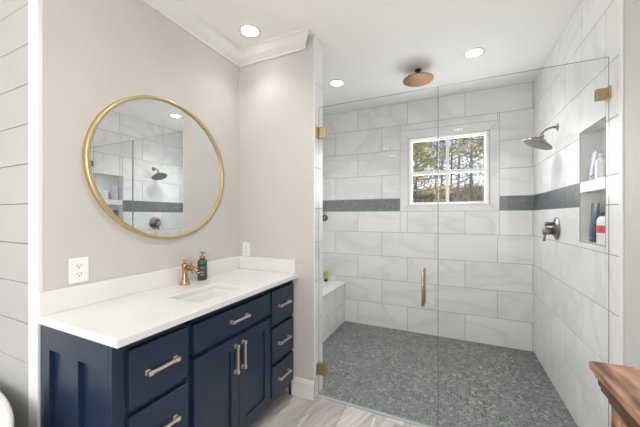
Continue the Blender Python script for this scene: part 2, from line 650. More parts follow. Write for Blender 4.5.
# mitred tile surround and reveals
t = [(random.random(), random.random(), random.random()) for _ in range(8)]
g = .0016
qs = [[(SX0, SZ0), (SX1, SZ0), (WX1, WZ0), (WX0, WZ0)], [(SX1, SZ0), (SX1, SZ1), (WX1, WZ1), (WX1, WZ0)],
      [(SX1, SZ1), (SX0, SZ1), (WX0, WZ1), (WX1, WZ1)], [(SX0, SZ1), (SX0, SZ0), (WX0, WZ0), (WX0, WZ1)]]
for q, tt in zip(qs, t):
    cxx = sum(p[0] for p in q) / 4
    czz = sum(p[1] for p in q) / 4
    pts = [(p[0] + g * (1 if p[0] < cxx else -1), p[1] + g * (1 if p[1] < czz else -1)) for p in q]
    wb.quad([PB(p, r, .002) for p, r in pts], tt)
for pts, tt in (([(WX0, WZ0), (WX1, WZ0)], t[4]), ([(WX1, WZ0), (WX1, WZ1)], t[5]), ([(WX1, WZ1), (WX0, WZ1)], t[6]), ([(WX0, WZ1), (WX0, WZ0)], t[7])):
    (a, c), (d, e) = pts
    s = .0006
    sx_ = lambda p: p + (s if p < 0 else -s)
    sz_ = lambda p: p + (s if p < 1.8 else -s)
    wb.quad([(sx_(a), YB - .002, sz_(c)), (sx_(d), YB - .002, sz_(e)), (sx_(d), YB + .045, sz_(e)), (sx_(a), YB + .045, sz_(c))], tt)
wb.mi = 2
herringbone(wb, PB, XL, SX0 - .002, 1.367, 1.508, 0.0125, 3, PI / 4, 0.003)
herringbone(wb, PB, SX1 + .002, XR, 1.367, 1.508, 0.0125, 3, PI / 4, 0.003)
struct(wb, 'wall_back', [M['grout'], M['tile'], M['mosaic']])

# right wall: tiled to YT, then a white edge strip, then paint
YT = 1.797
NY0, NY1, NZ0, NZ1, ND = 1.936, 2.262, 1.158, 1.812, 0.09
wb = B()
wb.mi = 0
for (a, c, d, e) in sub_rects((YT, YB + .1, 0, H), [(NY0, NY1, NZ0, NZ1)]):
    wb.box(XR, XR + ND, a, c, d, e)
wb.box(XR + ND, XR + ND + .06, YT, YB + .1, 0, H)
wb.mi = 1
PR = lambda u, v, h: Vector((XR - h, u, v))
lay_tiles(wb, PR, YT, YB, 1.938, 1.938 + .29, holes=[(NY0, NY1, NZ0, NZ1), (2.262, YB, 1.365, 1.51)], band=False, rows=[0, .28, .56, .84, 1.12, 1.365, 1.51, 1.785, 2.065, 2.35, H])
wb.mi = 3
s = .0008
T2 = lambda: (random.random(), random.random(), random.random())
wb.mi = 1
wb.quad([(XR + ND - s, NY0, NZ0), (XR + ND - s, NY1, NZ0), (XR + ND - s, NY1, NZ1), (XR + ND - s, NY0, NZ1)], T2())
wb.quad([(XR, NY1 - s, NZ0), (XR + ND, NY1 - s, NZ0), (XR + ND, NY1 - s, NZ1), (XR, NY1 - s, NZ1)], T2())
wb.quad([(XR, NY0 + s, NZ0), (XR + ND, NY0 + s, NZ0), (XR + ND, NY0 + s, NZ1), (XR, NY0 + s, NZ1)], T2())
wb.quad([(XR, NY0, NZ0 + s), (XR + ND, NY0, NZ0 + s), (XR + ND, NY1, NZ0 + s), (XR, NY1, NZ0 + s)], T2())
wb.quad([(XR, NY0, NZ1 - s), (XR + ND, NY0, NZ1 - s), (XR + ND, NY1, NZ1 - s), (XR, NY1, NZ1 - s)], T2())
# slim niche edging
wb.mi = 0
for (a, c, d, e) in ((NY0 - .005, NY1 + .005, NZ0 - .005, NZ0), (NY0 - .005, NY1 + .005, NZ1, NZ1 + .005), (NY0 - .005, NY0, NZ0, NZ1), (NY1, NY1 + .005, NZ0, NZ1)):
    wb.box(XR - .003, XR + .01, a, c, d, e)
wb.mi = 2
herringbone(wb, PR, NY1 + .006, YB, 1.367, 1.508, 0.0125, 3, PI / 4, 0.003)
wr = struct(wb, 'wall_shower_right', [M['grout'], M['tile'], M['mosaic']])
ns = B()
ns.box(XR - .002, XR + ND - .001, NY0 + .001, NY1 - .001, 1.450, 1.512, .002, 2, (0.3, .6, .1))
struct(ns, 'niche_shelf', M['tile'], wr)

wb = B()
RW = (-2.5, -.9, .70, 2.20)  # opening of an added, unseen window; deep reveal hides its fill lamp
for (a, c, d, e) in sub_rects((YS, YT, 0, H), [RW]):
    wb.box(XR, XR + .32, a, c, d, e)
struct(wb, 'wall_right', M['paint'])
tr = B()
tr.box(XR - .006, XR, YT - .032, YT, 0, H, .002, 2)
struct(tr, 'trim_1', M['trim'])

# tub alcove: shiplap wall, far left wall with an added window opening, rear wall
wb = B()
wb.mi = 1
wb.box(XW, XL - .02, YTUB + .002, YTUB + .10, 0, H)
wb.mi = 0
zz = [2.236 - .1745 * k for k in range(-3, 14)]
zz = [z for z in zz if 0 < z < H]
zz = [H] + sorted(zz, reverse=True) + [0]
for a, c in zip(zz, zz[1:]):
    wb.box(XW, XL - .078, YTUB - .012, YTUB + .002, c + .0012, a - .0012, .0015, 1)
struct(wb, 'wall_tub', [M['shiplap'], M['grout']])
tr = B()
tr.box(XL - .080, XL + .0015, YTUB - .018, YTUB - .0, 0, H, .002, 2)
struct(tr, 'trim_2', M['trim'])

TW = (-2.9, -1.4, .75, 2.25)  # opening of an unseen window added to let in fill light
wb = B()
for (a, c, d, e) in sub_rects((YS, YTUB + .1, 0, H), [TW]):
    wb.box(XW - .12, XW, a, c, d, e)
struct(wb, 'wall_far_left', M['paint'])
wf = B()
for (a, c, d, e) in sub_rects(TW, [(-2.85, -1.45, .80, 2.20)]):
    wf.box(XW - .09, XW - .03, a, c, d, e)
wf.box(XW - .07, XW - .05, -2.165, -2.135, .80, 2.20)
w2 = struct(wf, 'added_window_2', M['white_vinyl'])  # added frame, out of view, around the left fill lamp
pg = B(); pg.box(XW - .063, XW - .057, -2.85, -1.45, .80, 2.20)
struct(pg, 'glass_pane', M['window_glass'], w2)
wf = B()
for (a, c, d, e) in sub_rects(RW, [(-2.45, -.95, .75, 2.15)]):
    wf.box(XR + .25, XR + .31, a, c, d, e)
wf.box(XR + .27, XR + .29, -1.715, -1.685, .75, 2.15)
w3 = struct(wf, 'added_window_3', M['white_vinyl'])  # added frame, out of view, around the right fill lamp
pg = B(); pg.box(XR + .277, XR + .283, -2.45, -.95, .75, 2.15)
struct(pg, 'glass_pane', M['window_glass'], w3)
wb = B()
wb.box(XW - .1, XR + .15, YS - .12, YS, 0, H)
struct(wb, 'wall_rear', M['paint'])

# crown moulding
def crown(name, pts_fn):
    prof = [(0, 0), (.012, .0), (.016, .012), (.030, .022), (.052, .040), (.072, .066), (.080, .076), (.088, .080), (.088, .094), (0, .094)]
    b = B()
    b.ring_surface(pts_fn(prof), smooth=False)
    return struct(b, name, M['trim'])


ZC = H - .094
crown('trim_3', lambda pr: [[Vector((XL + d, YTUB, ZC + h)) for d, h in pr], [Vector((XL + d, YP0 - d, ZC + h)) for d, h in pr]])
crown('trim_4', lambda pr: [[Vector((XL + d, YP0 - d, ZC + h)) for d, h in pr], [Vector((-.985 + d, YP0 - d, ZC + h)) for d, h in pr]])
# mitred return of the crown on the partition
bb = B()
bb.box(-.985, -.97, YP0 - .012, YP0, ZC, H)
struct(bb, 'trim_5', M['trim'])

# baseboards
def baseboard(name, x0, x1, y0, y1, axis):
    b = B()
    b.box(x0, x1, y0, y1, 0, .112, .002, 2)
    if axis == 'x':
        b.prism([(y0 + .002, .112), (y1, .112), (y1, .132), (y1 - .005, .132), (y0 + .006, .122)], 0, x0, x1)
    else:
        b.prism([(x0 + .002, .112), (x1, .112), (x1, .132), (x1 - .005, .132), (x0 + .006, .122)], 1, y0, y1)
    return struct(b, name, M['trim'])


baseboard('baseboard_partition', -1.10, XE + .004, YP0 - .016, YP0, 'x')
baseboard('baseboard_right', XR - .016, XR, YS, YT - .034, 'y')

# shower bench
bn = B()
bn.mi = 0
BX, BZ = -1.231, .488
bn.box(XL, BX, YP1, YB, 0, BZ - .02)
bn.mi = 1
lay_tiles(bn, lambda u, v, h: Vector((BX + h, u, v)), YP1 + .003, YB - .003, YP1 + .22, YP1 + .5, rows=[0, .24, BZ - .021], band=False)
bn.box(XL + .003, BX + .010, YP1 + .003, YB - .003, BZ - .019, BZ, .002, 2, (.2, .7, .4))
struct(bn, 'wall_bench', [M['grout'], M['tile']])

# ------------------------------------------------------------------ window in the shower
wf = B()
y0, y1 = YB + .022, YB + .09
FX0, FX1, FZ0, FZ1 = WX0 + .003, WX1 - .003, WZ0 + .003, WZ1 - .003
for (a, c, d, e) in sub_rects((FX0, FX1, FZ0, FZ1), [(FX0 + .028, FX1 - .028, FZ0 + .014, FZ1 - .02)]):
    wf.box(a, c, y0, y1, d, e, .002, 1)
w1 = struct(wf, 'window_1', M['white_vinyl'])
GX0, GX1, GZ0, GZ1 = FX0 + .03, FX1 - .03, FZ0 + .016, FZ1 - .022
ZR = 1.79
for nm, za, zb, yy in (('upper_sash', ZR - .016, GZ1, y0 + .034), ('lower_sash', GZ0, ZR + .018, y0 + .010)):
    sb = B()
    for (a, c, d, e) in sub_rects((GX0, GX1, za, zb), [(GX0 + .012, GX1 - .012, za + .03 if nm == 'upper_sash' else za + .012, zb - .012 if nm == 'upper_sash' else zb - .034)]):
        sb.box(a, c, yy, yy + .022, d, e, .0015, 1)
    sb.box(-.081, -.049, yy + .004, yy + .018, za + .01, zb - .01, .0015, 1)
    so = struct(sb, nm, M['white_vinyl'], w1)
    gp = B()
    gp.box(GX0 + .01, GX1 - .01, yy + .009, yy + .013, za + .01, zb - .01)
    struct(gp, 'glass_pane', M['window_glass'], so)
lk = B()
lk.box(-.085, -.045, y0 + .002, y0 + .010, ZR + .010, ZR + .022, .002)
struct(lk, 'sash_lock', M['white_vinyl'], w1)

# ------------------------------------------------------------------ shower glass
def glass_panel(name, x0, x1, z0, z1, label, cat):
    root = empty(name, ((x0 + x1) / 2, YG, z0), label, cat)
    b = B()
    b.box(x0, x1, YG - .005, YG + .005, z0, z1)
    b.bm.faces.ensure_lookup_table()
    b.bm.normal_update()
    for f in b.bm.faces:
        f.material_index = 0 if abs(f.normal.y) > .9 else 1
    b.build('glass_pane', [M['glass'], M['glass_edge']], root)
    return root


door = glass_panel('shower_door', -.893, -.090, .012, 2.100, 'clear frameless glass shower door hinged on the tiled partition end', 'shower door')
panel = glass_panel('shower_screen', -.086, XR - .003, .004, 2.100, 'clear fixed glass shower screen between the glass door and right tiled wall', 'shower screen')


def hinge(z):
    b = B()
    b.box(XE + .004, XE + .012, YG - .030, YG + .030, z - .042, z + .042, .002)          # wall plate
    b.cyl((XE + .018, YG, z - .040), (XE + .018, YG, z + .040), .010, seg=16)
    b.box(XE + .012, XE + .072, YG - .013, YG - .0055, z - .042, z + .042, .003)
    b.box(XE + .012, XE + .072, YG + .0055, YG + .013, z - .042, z + .042, .003)
    for dx in (.030, .055):
        for dz in (-.022, .022):
            b.cyl((XE + dx, YG - .0145, z + dz), (XE + dx, YG - .0125, z + dz), .005, seg=12)
    return b.build('hinge', M['brass'], door)


hinge(1.912)
hinge(.200)
sb_ = B()
sb_.box(-.0898, -.0862, YG - .006, YG + .006, .012, 2.0995)
sb_.build('edge_seal', M['seal'], door)
hb = B()
hx = -.172
for s in (-1, 1):
    yy = YG + s * .038
    hb.cyl((hx, yy, .765), (hx, yy, .975), .0095, seg=20)
    for zc in (.79, .95):
        hb.cyl((hx, YG + s * .0055, zc), (hx, yy, zc), .0065, seg=14)
        hb.cyl((hx, YG + s * .0052, zc), (hx, YG + s * .009, zc), .011, seg=16)
    for zc in (.765, .975):
        hb.ball((hx, yy, zc), .0105, 14)
hb.build('handle', M['brass'], door)
cb = B()
for s in (-1, 1):
    cb.box(XR - .054, XR - .003, YG + s * .0055, YG + s * .013, 1.89, 1.945, .002)
cb.box(XR - .010, XR - .002, YG - .026, YG + .026, 1.885, 1.95, .002)
cb.build('wall_clamp', M['brass'], panel)
cb = B()
for s in (-1, 1):
    cb.box(XR - .054, XR - .003, YG + s * .0055, YG + s * .013, .172, .227, .002)
cb.box(XR - .010, XR - .002, YG - .026, YG + .026, .167, .232, .002)
cb.build('wall_clamp', M['brass'], panel)

# ------------------------------------------------------------------ vanity
VX0, VX1, VY0, VY1 = XL + .002, -1.080, .617, YP0 - .003
ZT = .860
van = empty('bathroom_vanity', ((VX0 + VX1) / 2, (VY0 + VY1) / 2, 0), 'navy painted shaker bathroom vanity standing under the white countertop', 'bathroom vanity')
b = B()
b.mi = 0
b.box(VX0, VX1 - .02, VY0 + .004, VY1, .085, .68)
b.box(VX0, VX1 - .02, VY0 + .004, VY0 + .02, .68, ZT)
b.box(VX0, VX1 - .02, VY1 - .018, VY1, .68, ZT)
b.box(VX0, VX0 + .018, VY0 + .02, VY1 - .018, .68, ZT)
b.box(VX0, VX1 - .075, VY0 + .004, VY1, 0, .09)
b.box(VX0, VX1 - .02, VY0 + .004, VY0 + .02, .0, .09)
# face frame
yd = [VY0 - .014, .653, .905, .937, 1.531, 1.548, 1.823, VY1]
def ff(y0, y1, z0, z1):
    b.box(VX1 - .02, VX1, y0, y1, z0, z1, .0008, 1)
ff(VY0 - .014, .660, .0, ZT); ff(.900, .942, .085, ZT); ff(1.526, 1.554, .085, ZT); ff(1.818, VY1, .0, ZT)
ff(.655, 1.83, .826, ZT); ff(.655, 1.83, .085, .118)
for (a, c, zs) in ((.655, .91, (.590, .338)), (.93, 1.54, (.675,)), (1.54, 1.83, (.590, .338))):
    for z in zs:
        ff(a, c, z - .012, z + .012)
# side panel frame
def sp(x0, x1, z0, z1):
    b.box(x0, x1, VY0 - .014, VY0 + .005, z0, z1, .001, 1)
sp(VX0, -1.507, 0, ZT); sp(-1.385, -1.293, .07, .762); sp(-1.150, VX1 - .0205, 0, ZT)
sp(-1.509, -1.148, .760, ZT); sp(-1.509, -1.148, 0, .12)
b.build('cabinet_body', M['navy'], van)
db = B()
db.box(VX1 - .0205, VX1 - .019, .66, 1.82, .09, .83)
db.build('gap_shade_sheet', M['gap_shade'], van)  # flat sheet painted as shade behind the drawers and doors

XF = VX1 + .020   # face of the fronts


def pull(parent, p0, p1):
    """square bar pull on two posts; p0, p1 = ends on the face, sticking out to +x"""
    b = B()
    p0 = Vector(p0); p1 = Vector(p1)
    d = (p1 - p0).normalized()
    out = Vector((1, 0, 0))
    side = d.cross(out)
    def cubo(c, hd, ho, hs, bev=.0012):
        m = Matrix((d, out, side)).transposed().to_4x4()
        m.translation = c
        b.box(-hd, hd, -ho, ho, -hs, hs, bev, 1, mtx=m)
    for p in (p0, p1):
        q = p + d * (.008 if p is p0 else -.008)
        cubo(q + out * .009, .0078, .009, .0070)
        cubo(q + out * .001, .0095, .001, .0095, .0004)
        cubo(q + out * .018, .0090, .0078, .0078)
    cubo((p0 + p1) / 2 + out * .018, (p1 - p0).length / 2 - .003, .0058, .0055)
    return b.build('handle', M['champagne'], parent)


def slab_drawer(name, y0, y1, z0, z1, hl=.115):
    b = B()
    b.box(VX1 + .0005, XF, y0, y1, z0, z1, .004, 3)
    o = b.build(name, M['navy'], van)
    if hl:
        yc, zc = (y0 + y1) / 2, (z0 + z1) / 2
        pull(o, (XF, yc - hl / 2, zc), (XF, yc + hl / 2, zc))
    return o


for z0, z1 in ((.605, .822), (.354, .578), (.124, .330)):
    slab_drawer('drawer', .653, .905, z0, z1, .135)
for z0, z1 in ((.602, .822), (.350, .576), (.124, .326)):
    slab_drawer('drawer', 1.549, 1.823, z0, z1, .135)
slab_drawer('drawer_front', .937, 1.531, .688, .816, .135)


def shaker_door(y0, y1, z0, z1, hy):
    b = B()
    fr = .058
    b.box(VX1 + .0005, XF, y0, y0 + fr, z0, z1, .002, 2)
    b.box(VX1 + .0005, XF, y1 - fr, y1, z0, z1, .002, 2)
    b.box(VX1 + .0005, XF, y0 + fr, y1 - fr, z0, z0 + fr, .002, 2)
    b.box(VX1 + .0005, XF, y0 + fr, y1 - fr, z1 - fr, z1, .002, 2)
    b.box(VX1 + .0005, XF - .010, y0 + fr - .003, y1 - fr + .003, z0 + fr - .003, z1 - fr + .003)
    o = b.build('cabinet_door', M['navy'], van)
    pull(o, (XF, hy, .470), (XF, hy, .622))
    return o


shaker_door(.937, 1.2335, .124, .660, 1.2335 - .028)
shaker_door(1.2365, 1.531, .124, .660, 1.2365 + .028)

# countertop with sink cut-out
CT0, CT1 = .861, .890
SKX0, SKX1, SKY0, SKY1 = -1.345, -1.118, 1.015, 1.345
ct = empty('countertop', ((XL - 1.033) / 2, 1.22, CT0), 'white quartz countertop with backsplash and sink cutout on the navy vanity', 'countertop')
b = B()
X0, X1, Y0, Y1 = XL + .001, -1.033, .594, YP0 - .001


def rrect(x0, x1, y0, y1, r, n=6):
    pts = []
    for cx, cy, a0 in ((x1 - r, y1 - r, 0), (x0 + r, y1 - r, 90), (x0 + r, y0 + r, 180), (x1 - r, y0 + r, 270)):
        for k in range(n + 1):
            a = math.radians(a0 + 90 * k / n)
            pts.append((cx + r * math.cos(a), cy + r * math.sin(a)))
    return pts


def slab_with_hole(b, outer, inner, z0, z1, ch=.003):
    """outer and inner have equal counts, both counter-clockwise"""
    def shr(poly, d, cx, cy):
        return [(p[0] + (d if p[0] < cx else -d), p[1] + (d if p[1] < cy else -d)) for p in poly]
    cx = sum(p[0] for p in outer) / len(outer); cy = sum(p[1] for p in outer) / len(outer)
    ix = sum(p[0] for p in inner) / len(inner); iy = sum(p[1] for p in inner) / len(inner)
    loops = [[Vector((*p, z0)) for p in inner], [Vector((*p, z1 - ch)) for p in inner],
             [Vector((*p, z1)) for p in shr(inner, -ch, ix, iy)], [Vector((*p, z1)) for p in shr(outer, ch, cx, cy)],
             [Vector((*p, z1 - ch)) for p in outer], [Vector((*p, z0)) for p in outer]]
    rows = b.ring_surface(loops, True, False, False, smooth=False)
    n = len(rows[0])
    for i in range(n):
        j = (i + 1) % n
        b.bm.faces.new((rows[-1][i], rows[-1][j], rows[0][j], rows[0][i])).material_index = b.mi


inner = rrect(SKX0, SKX1, SKY0, SKY1, .018, 6)
outer = []
for (cx, cy) in ((X1, Y1), (X0, Y1), (X0, Y0), (X1, Y0)):
    outer += [(cx, cy)] * 7
# spread the outer duplicates along the sides so the faces stay clean
outer = []
cn = [(X1, Y1), (X0, Y1), (X0, Y0), (X1, Y0)]
for i, c in enumerate(cn):
    pv = cn[i - 1]; nx = cn[(i + 1) % 4]
    for k in range(-3, 4):
        if k < 0:
            outer.append((c[0] + (pv[0] - c[0]) * .08 * -k, c[1] + (pv[1] - c[1]) * .08 * -k))
        else:
            outer.append((c[0] + (nx[0] - c[0]) * .08 * k, c[1] + (nx[1] - c[1]) * .08 * k))
slab_with_hole(b, outer, inner, CT0, CT1)
b.build('worktop', M['quartz'], ct)
b = B()
b.box(XL + .001, XL + .020, Y0, Y1 - .0, CT1 + .0002, .990, .002, 2)
b.build('backsplash', M['quartz'], ct)
b = B()
b.box(XL + .0205, -1.050, YP0 - .020, YP0 - .001, CT1 + .0002, .990, .002, 2)
b.build('side_splash', M['quartz'], ct)

# sink bowl
b = B()
ix, iy = (SKX0 + SKX1) / 2, (SKY0 + SKY1) / 2
loops = []
for d, z, r in ((.016, .8595, .02), (-.004, .8595, .018), (-.006, .84, .02), (.010 - .022, .75, .03), (-.035, .728, .035), (-.07, .722, .03)):
    loops.append([Vector((*p, z)) for p in rrect(SKX0 - d, SKX1 + d, SKY0 - d, SKY1 + d, r)])
for d, z, r in ((-.07, .714, .03), (-.028, .718, .035), (-.004, .745, .03), (.004, .85, .02), (.016, .85, .02)):
    loops.append([Vector((*p, z)) for p in rrect(SKX0 - d, SKX1 + d, SKY0 - d, SKY1 + d, r)])
rows = b.ring_surface(loops, True, False, False)
f = b.bm.faces.new(rows[5]); f = b.bm.faces.new(rows[6])
sink = empty('sink', (ix, iy, .714), 'white rectangular undermount sink set into the quartz countertop', 'sink')
b.build('basin', M['porcelain'], sink)
b = B()
b.lathe([(.020, .0), (.021, .002), (.013, .0035), (.006, .002)], (ix, iy, .7225), seg=24)
b.build('drain', M['rose'], sink)

# ------------------------------------------------------------------ faucet
fx, fy, fz = -1.503, 1.257, CT1
fau = empty('faucet', (fx, fy, fz), 'rose copper single hole faucet with cross knob standing behind the sink', 'faucet')
b = B()
b.lathe([(.030, 0), (.030, .004), (.026, .008), (.024, .012), (.0255, .018), (.019, .034), (.0155, .050), (.0145, .075), (.0155, .100), (.0185, .106), (.0195, .118), (.0165, .126), (.010, .130)], (fx, fy, fz), seg=28)
b.build('body', M['rose'], fau)
b = B()
b.lathe([(.008, 0), (.0065, .008), (.012, .014), (.0115, .018), (.004, .022)], (fx, fy, fz + .129), seg=20)
b.build('top_finial', M['rose'], fau)
b = B()
b.tube([(fx + .012, fy, fz + .104), (fx + .04, fy, fz + .110), (fx + .07, fy, fz + .107), (fx + .098, fy, fz + .096), (fx + .112, fy, fz + .084)], [.0125, .0125, .0118, .011, .012], 16)
b.lathe([(.0125, 0), (.0135, .004), (.0125, .010)], (fx + .116, fy, fz + .074), (-.3, 0, 1), 18)
b.lathe([(.0055, 0), (.005, .012), (.009, .017), (.004, .022)], (fx + .055, fy, fz + .119), seg=16)
b.build('spout', M['rose'], fau)
b = B()
b.cyl((fx, fy + .012, fz + .085), (fx, fy + .046, fz + .085), .010, .009, 18)
for a in (0, 1, 2, 3):
    dv = Vector((math.cos(a * PI / 2 + .4), 0, math.sin(a * PI / 2 + .4)))
    c = Vector((fx, fy + .048, fz + .085))
    b.cyl(c, c + dv * .022, .0045, .0055, 10)
    b.ball(c + dv * .024, .0068, 10)
b.ball((fx, fy + .050, fz + .085), .010, 14)
b.build('cross_knob', M['rose'], fau)

# soap dispenser
sx, sy = -1.505, 1.395
so = empty('soap_dispenser', (sx, sy, CT1), 'dark green soap bottle with rose gold pump beside the faucet', 'soap dispenser')
b = B()
b.lathe([(.026, 0), (.030, .004), (.030, .118), (.027, .128), (.016, .136), (.0135, .140)], (sx, sy, CT1), seg=28)
b.build('bottle', M['green_glass'], so)
b = B()
b.mi = 0
rs = []
for z in (.028, .105):
    rs.append([Vector((sx + .0306 * math.cos(a), sy + .0306 * math.sin(a), CT1 + z)) for a in [-1.9 + .16 * k for k in range(16)]])
b.ring_surface(rs, False, False, False)
b.mi = 1
for z, w in ((.085, .5), (.076, .34), (.058, .42), (.050, .3), (.036, .45)):
    rs = [[Vector((sx + .0309 * math.cos(a), sy + .0309 * math.sin(a), CT1 + z + dz)) for a in [-.75 - w + 2 * w * k / 8 for k in range(9)]] for dz in (0, .0035)]
    b.ring_surface(rs, False, False, False)
b.build('label', [M['label'], M['label_text']], so)
b = B()
b.lathe([(.0155, 0), (.0155, .016), (.012, .018), (.005, .019), (.005, .034), (.011, .035), (.011, .044), (.006, .046)], (sx, sy, CT1 + .139), seg=20)
b.tube([(sx, sy, CT1 + .179), (sx + .02, sy - .006, CT1 + .180), (sx + .036, sy - .011, CT1 + .175)], [.005, .0045, .0035], 10)
b.build('pump', M['rose'], so)

# ------------------------------------------------------------------ mirror
my, mz, ra, rb = 1.2, 1.59, .445, .418
mir = empty('round_mirror', (XL, my, mz - rb), 'round mirror in a brushed gold metal frame hung above the vanity', 'mirror')
b = B()
seg = 96
D = .030
prof = [(1.0, .001), (1.0, D), (.984, D + .0015), (.960, D + .0005), (.957, D - .003), (.955, .012)]
rings = [[Vector((XL + d, my + ra * s * math.cos(2 * PI * k / seg), mz + rb * s * math.sin(2 * PI * k / seg))) for k in range(seg)] for s, d in prof]
b.ring_surface(rings, True, False, False)
b.build('frame', M['gold'], mir)
b = B()
rings = [[Vector((XL + d, my + ra * .958 * math.cos(2 * PI * k / seg), mz + rb * .958 * math.sin(2 * PI * k / seg))) for k in range(seg)] for d in (.004, .020)]
b.ring_surface(rings, smooth=False)
b.build('mirror_glass', M['mirror'], mir)

# ------------------------------------------------------------------ outlets
def outlet(origin, U, N, w, h, label, slots=True):
    o = Vector(origin); U = Vector(U); N = Vector(N); Z = Vector((0, 0, 1))
    root = empty('wall_outlet', origin, label, 'wall outlet')
    m = Matrix((U, N, Z)).transposed().to_4x4(); m.translation = o
    b = B()
    b.box(-w / 2, w / 2, 0.0005, .006, 0, h, .003, 2, mtx=m)
    b.build('cover_plate', M['plastic'], root)
    for zc in (h * .5 - .0195, h * .5 + .0195):
        b = B()
        b.mi = 0
        b.box(-.0175, .0175, .005, .0085, zc - .0145, zc + .0145, .002, 1, mtx=m)
        b.mi = 1
        b.box(-.0085, -.006, .008, .0088, zc - .001, zc + .0085, mtx=m)
        b.box(.006, .0085, .008, .0088, zc - .001, zc + .0065, mtx=m)
        b.box(-.0028, .0028, .008, .0088, zc - .0105, zc - .0055, mtx=m)
        b.build('receptacle', [M['plastic'], M['slot']], root)
    return root


outlet((XL, .740, 1.002), (0, -1, 0), (1, 0, 0), .079, .115, 'white two-socket wall outlet left of the round mirror above the backsplash')
outlet((-1.506, YP0, .990), (1, 0, 0), (0, -1, 0), .070, .110, 'white two-socket wall outlet on the partition wall above the side splash')

# ------------------------------------------------------------------ recessed ceiling lights
def can(loc, label, group):
    root = empty('ceiling_light', loc, label, 'ceiling light', group)
    b = B()
    b.lathe([(.078, -.0005), (.080, -.003), (.076, -.006), (.060, -.0045), (.056, -.001)], loc, seg=40, cap0=False, cap1=False)
    b.build('trim_ring', M['trim'], root)
    b = B()
    b.lathe([(.058, -.0008), (.057, -.0032), (.03, -.004), (.0001, -.0042)], loc, seg=32, cap0=True, cap1=False)
    b.build('lens', M['lamp'], root)
    d = bpy.data.lights.new('downlight', 'SPOT')
    d.energy = CAN_POWER
    d.spot_size = math.radians(125)
    d.spot_blend = 1.0
    d.shadow_soft_size = .06
    d.color = (1.0, 0.96, 0.90)
    l = bpy.data.objects.new('downlight', d)
    C.objects.link(l)
    l.parent = root
    l.location = (0, 0, -.07)
    return root


c0 = can((-1.295, 1.621, H), 'round recessed ceiling light in front of the crown moulding above the vanity', None)
for (cx, cy, lab) in ((-1.033, 2.612, 'round recessed ceiling light inside the shower nearest the partition'),
                      (.144, 2.591, 'round recessed ceiling light inside the shower right of the copper rain head'),
                      (-.45, 1.06, 'round recessed fill light added over the open floor in front of the vanity'),  # extra light out of view, added to brighten the mirror wall
                      (.05, -.98, 'round recessed ceiling light over the rear floor beside the added right window'),
                      (-1.2, -1.75, 'round recessed ceiling light at the rear of the room, farther left'),
                      (-1.19, -2.47, 'round recessed ceiling light at the rear of the room, nearest the rear wall')):
    c = copy_tree(c0)
    c.location = (cx, cy, H)
    c['label'] = lab
    if lab.endswith('front of the vanity'):
        for ch in c.children:
            if ch.type == 'LIGHT':
                ch.data = ch.data.copy()
                ch.data.energy = 20
                ch.data.spot_size = math.radians(165)
    if cy > 2:
        for ch in c.children:
            if ch.type == 'LIGHT':
                ch.data = ch.data.copy()
                ch.data.energy = SHOWER_CAN_POWER
                ch.data.color = (1.0, 0.98, 0.96)

# ------------------------------------------------------------------ rain head
rx, ry, rz = -.289, 2.685, 2.513
rh = empty('rain_shower_head', (rx, ry, rz), 'round copper rain shower head hanging from the ceiling inside the shower', 'shower head')
b = B()
b.lathe([(.128, 0), (.131, .003), (.131, .007), (.126, .010), (.05, .014), (.022, .022)], (rx, ry, rz), seg=64)
b.build('spray_plate', M['copper'], rh)
b = B()
for ring, cnt in ((.02, 6), (.04, 12), (.06, 18), (.08, 24), (.10, 30), (.117, 36)):
    for k in range(cnt):
        a = 2 * PI * k / cnt
        b.lathe([(.0034, 0), (.0026, -.0025)], (rx + ring * math.cos(a), ry + ring * math.sin(a), rz), seg=6)
b.build('nozzles', M['dark_bronze'], rh)
b = B()
b.lathe([(.012, .020), (.012, H - rz - .008), (.030, H - rz - .007), (.030, H - rz - .0005)], (rx, ry, rz), seg=28)
b.build('ceiling_arm', M['dark_bronze'], rh)

# ------------------------------------------------------------------ wall shower head
sh = empty('wall_shower_head', (XR, 2.68, 1.97), 'brushed nickel bell shower head on a curved arm on the right wall', 'shower head')
b = B()
b.tube([(XR - .004, 2.68, 1.97), (XR - .035, 2.68, 1.972), (XR - .065, 2.68, 1.963), (XR - .09, 2.68, 1.943), (XR - .108, 2.68, 1.918)], .0085, 14)
b.build('arm', M['nickel'], sh)
b = B()
b.lathe([(.029, 0), (.029, .003), (.022, .008), (.012, .013)], (XR - .001, 2.68, 1.97), (-1, 0, 0), 28)
b.build('flange', M['nickel'], sh)
b = B()
ax = Vector((.50, 0, 1)).normalized()
hc = Vector((XR - .128, 2.68, 1.850))
b.lathe([(.094, .0), (.100, .003), (.100, .009), (.094, .013), (.080, .017), (.070, .026), (.058, .032), (.048, .036), (.042, .046), (.026, .052), (.016, .060), (.015, .070)], hc, ax, 48)
b.build('bell', M['nickel'], sh)
b = B()
b.ball(hc + ax * .070, .016, 16)
b.build('ball_joint', M['nickel'], sh)

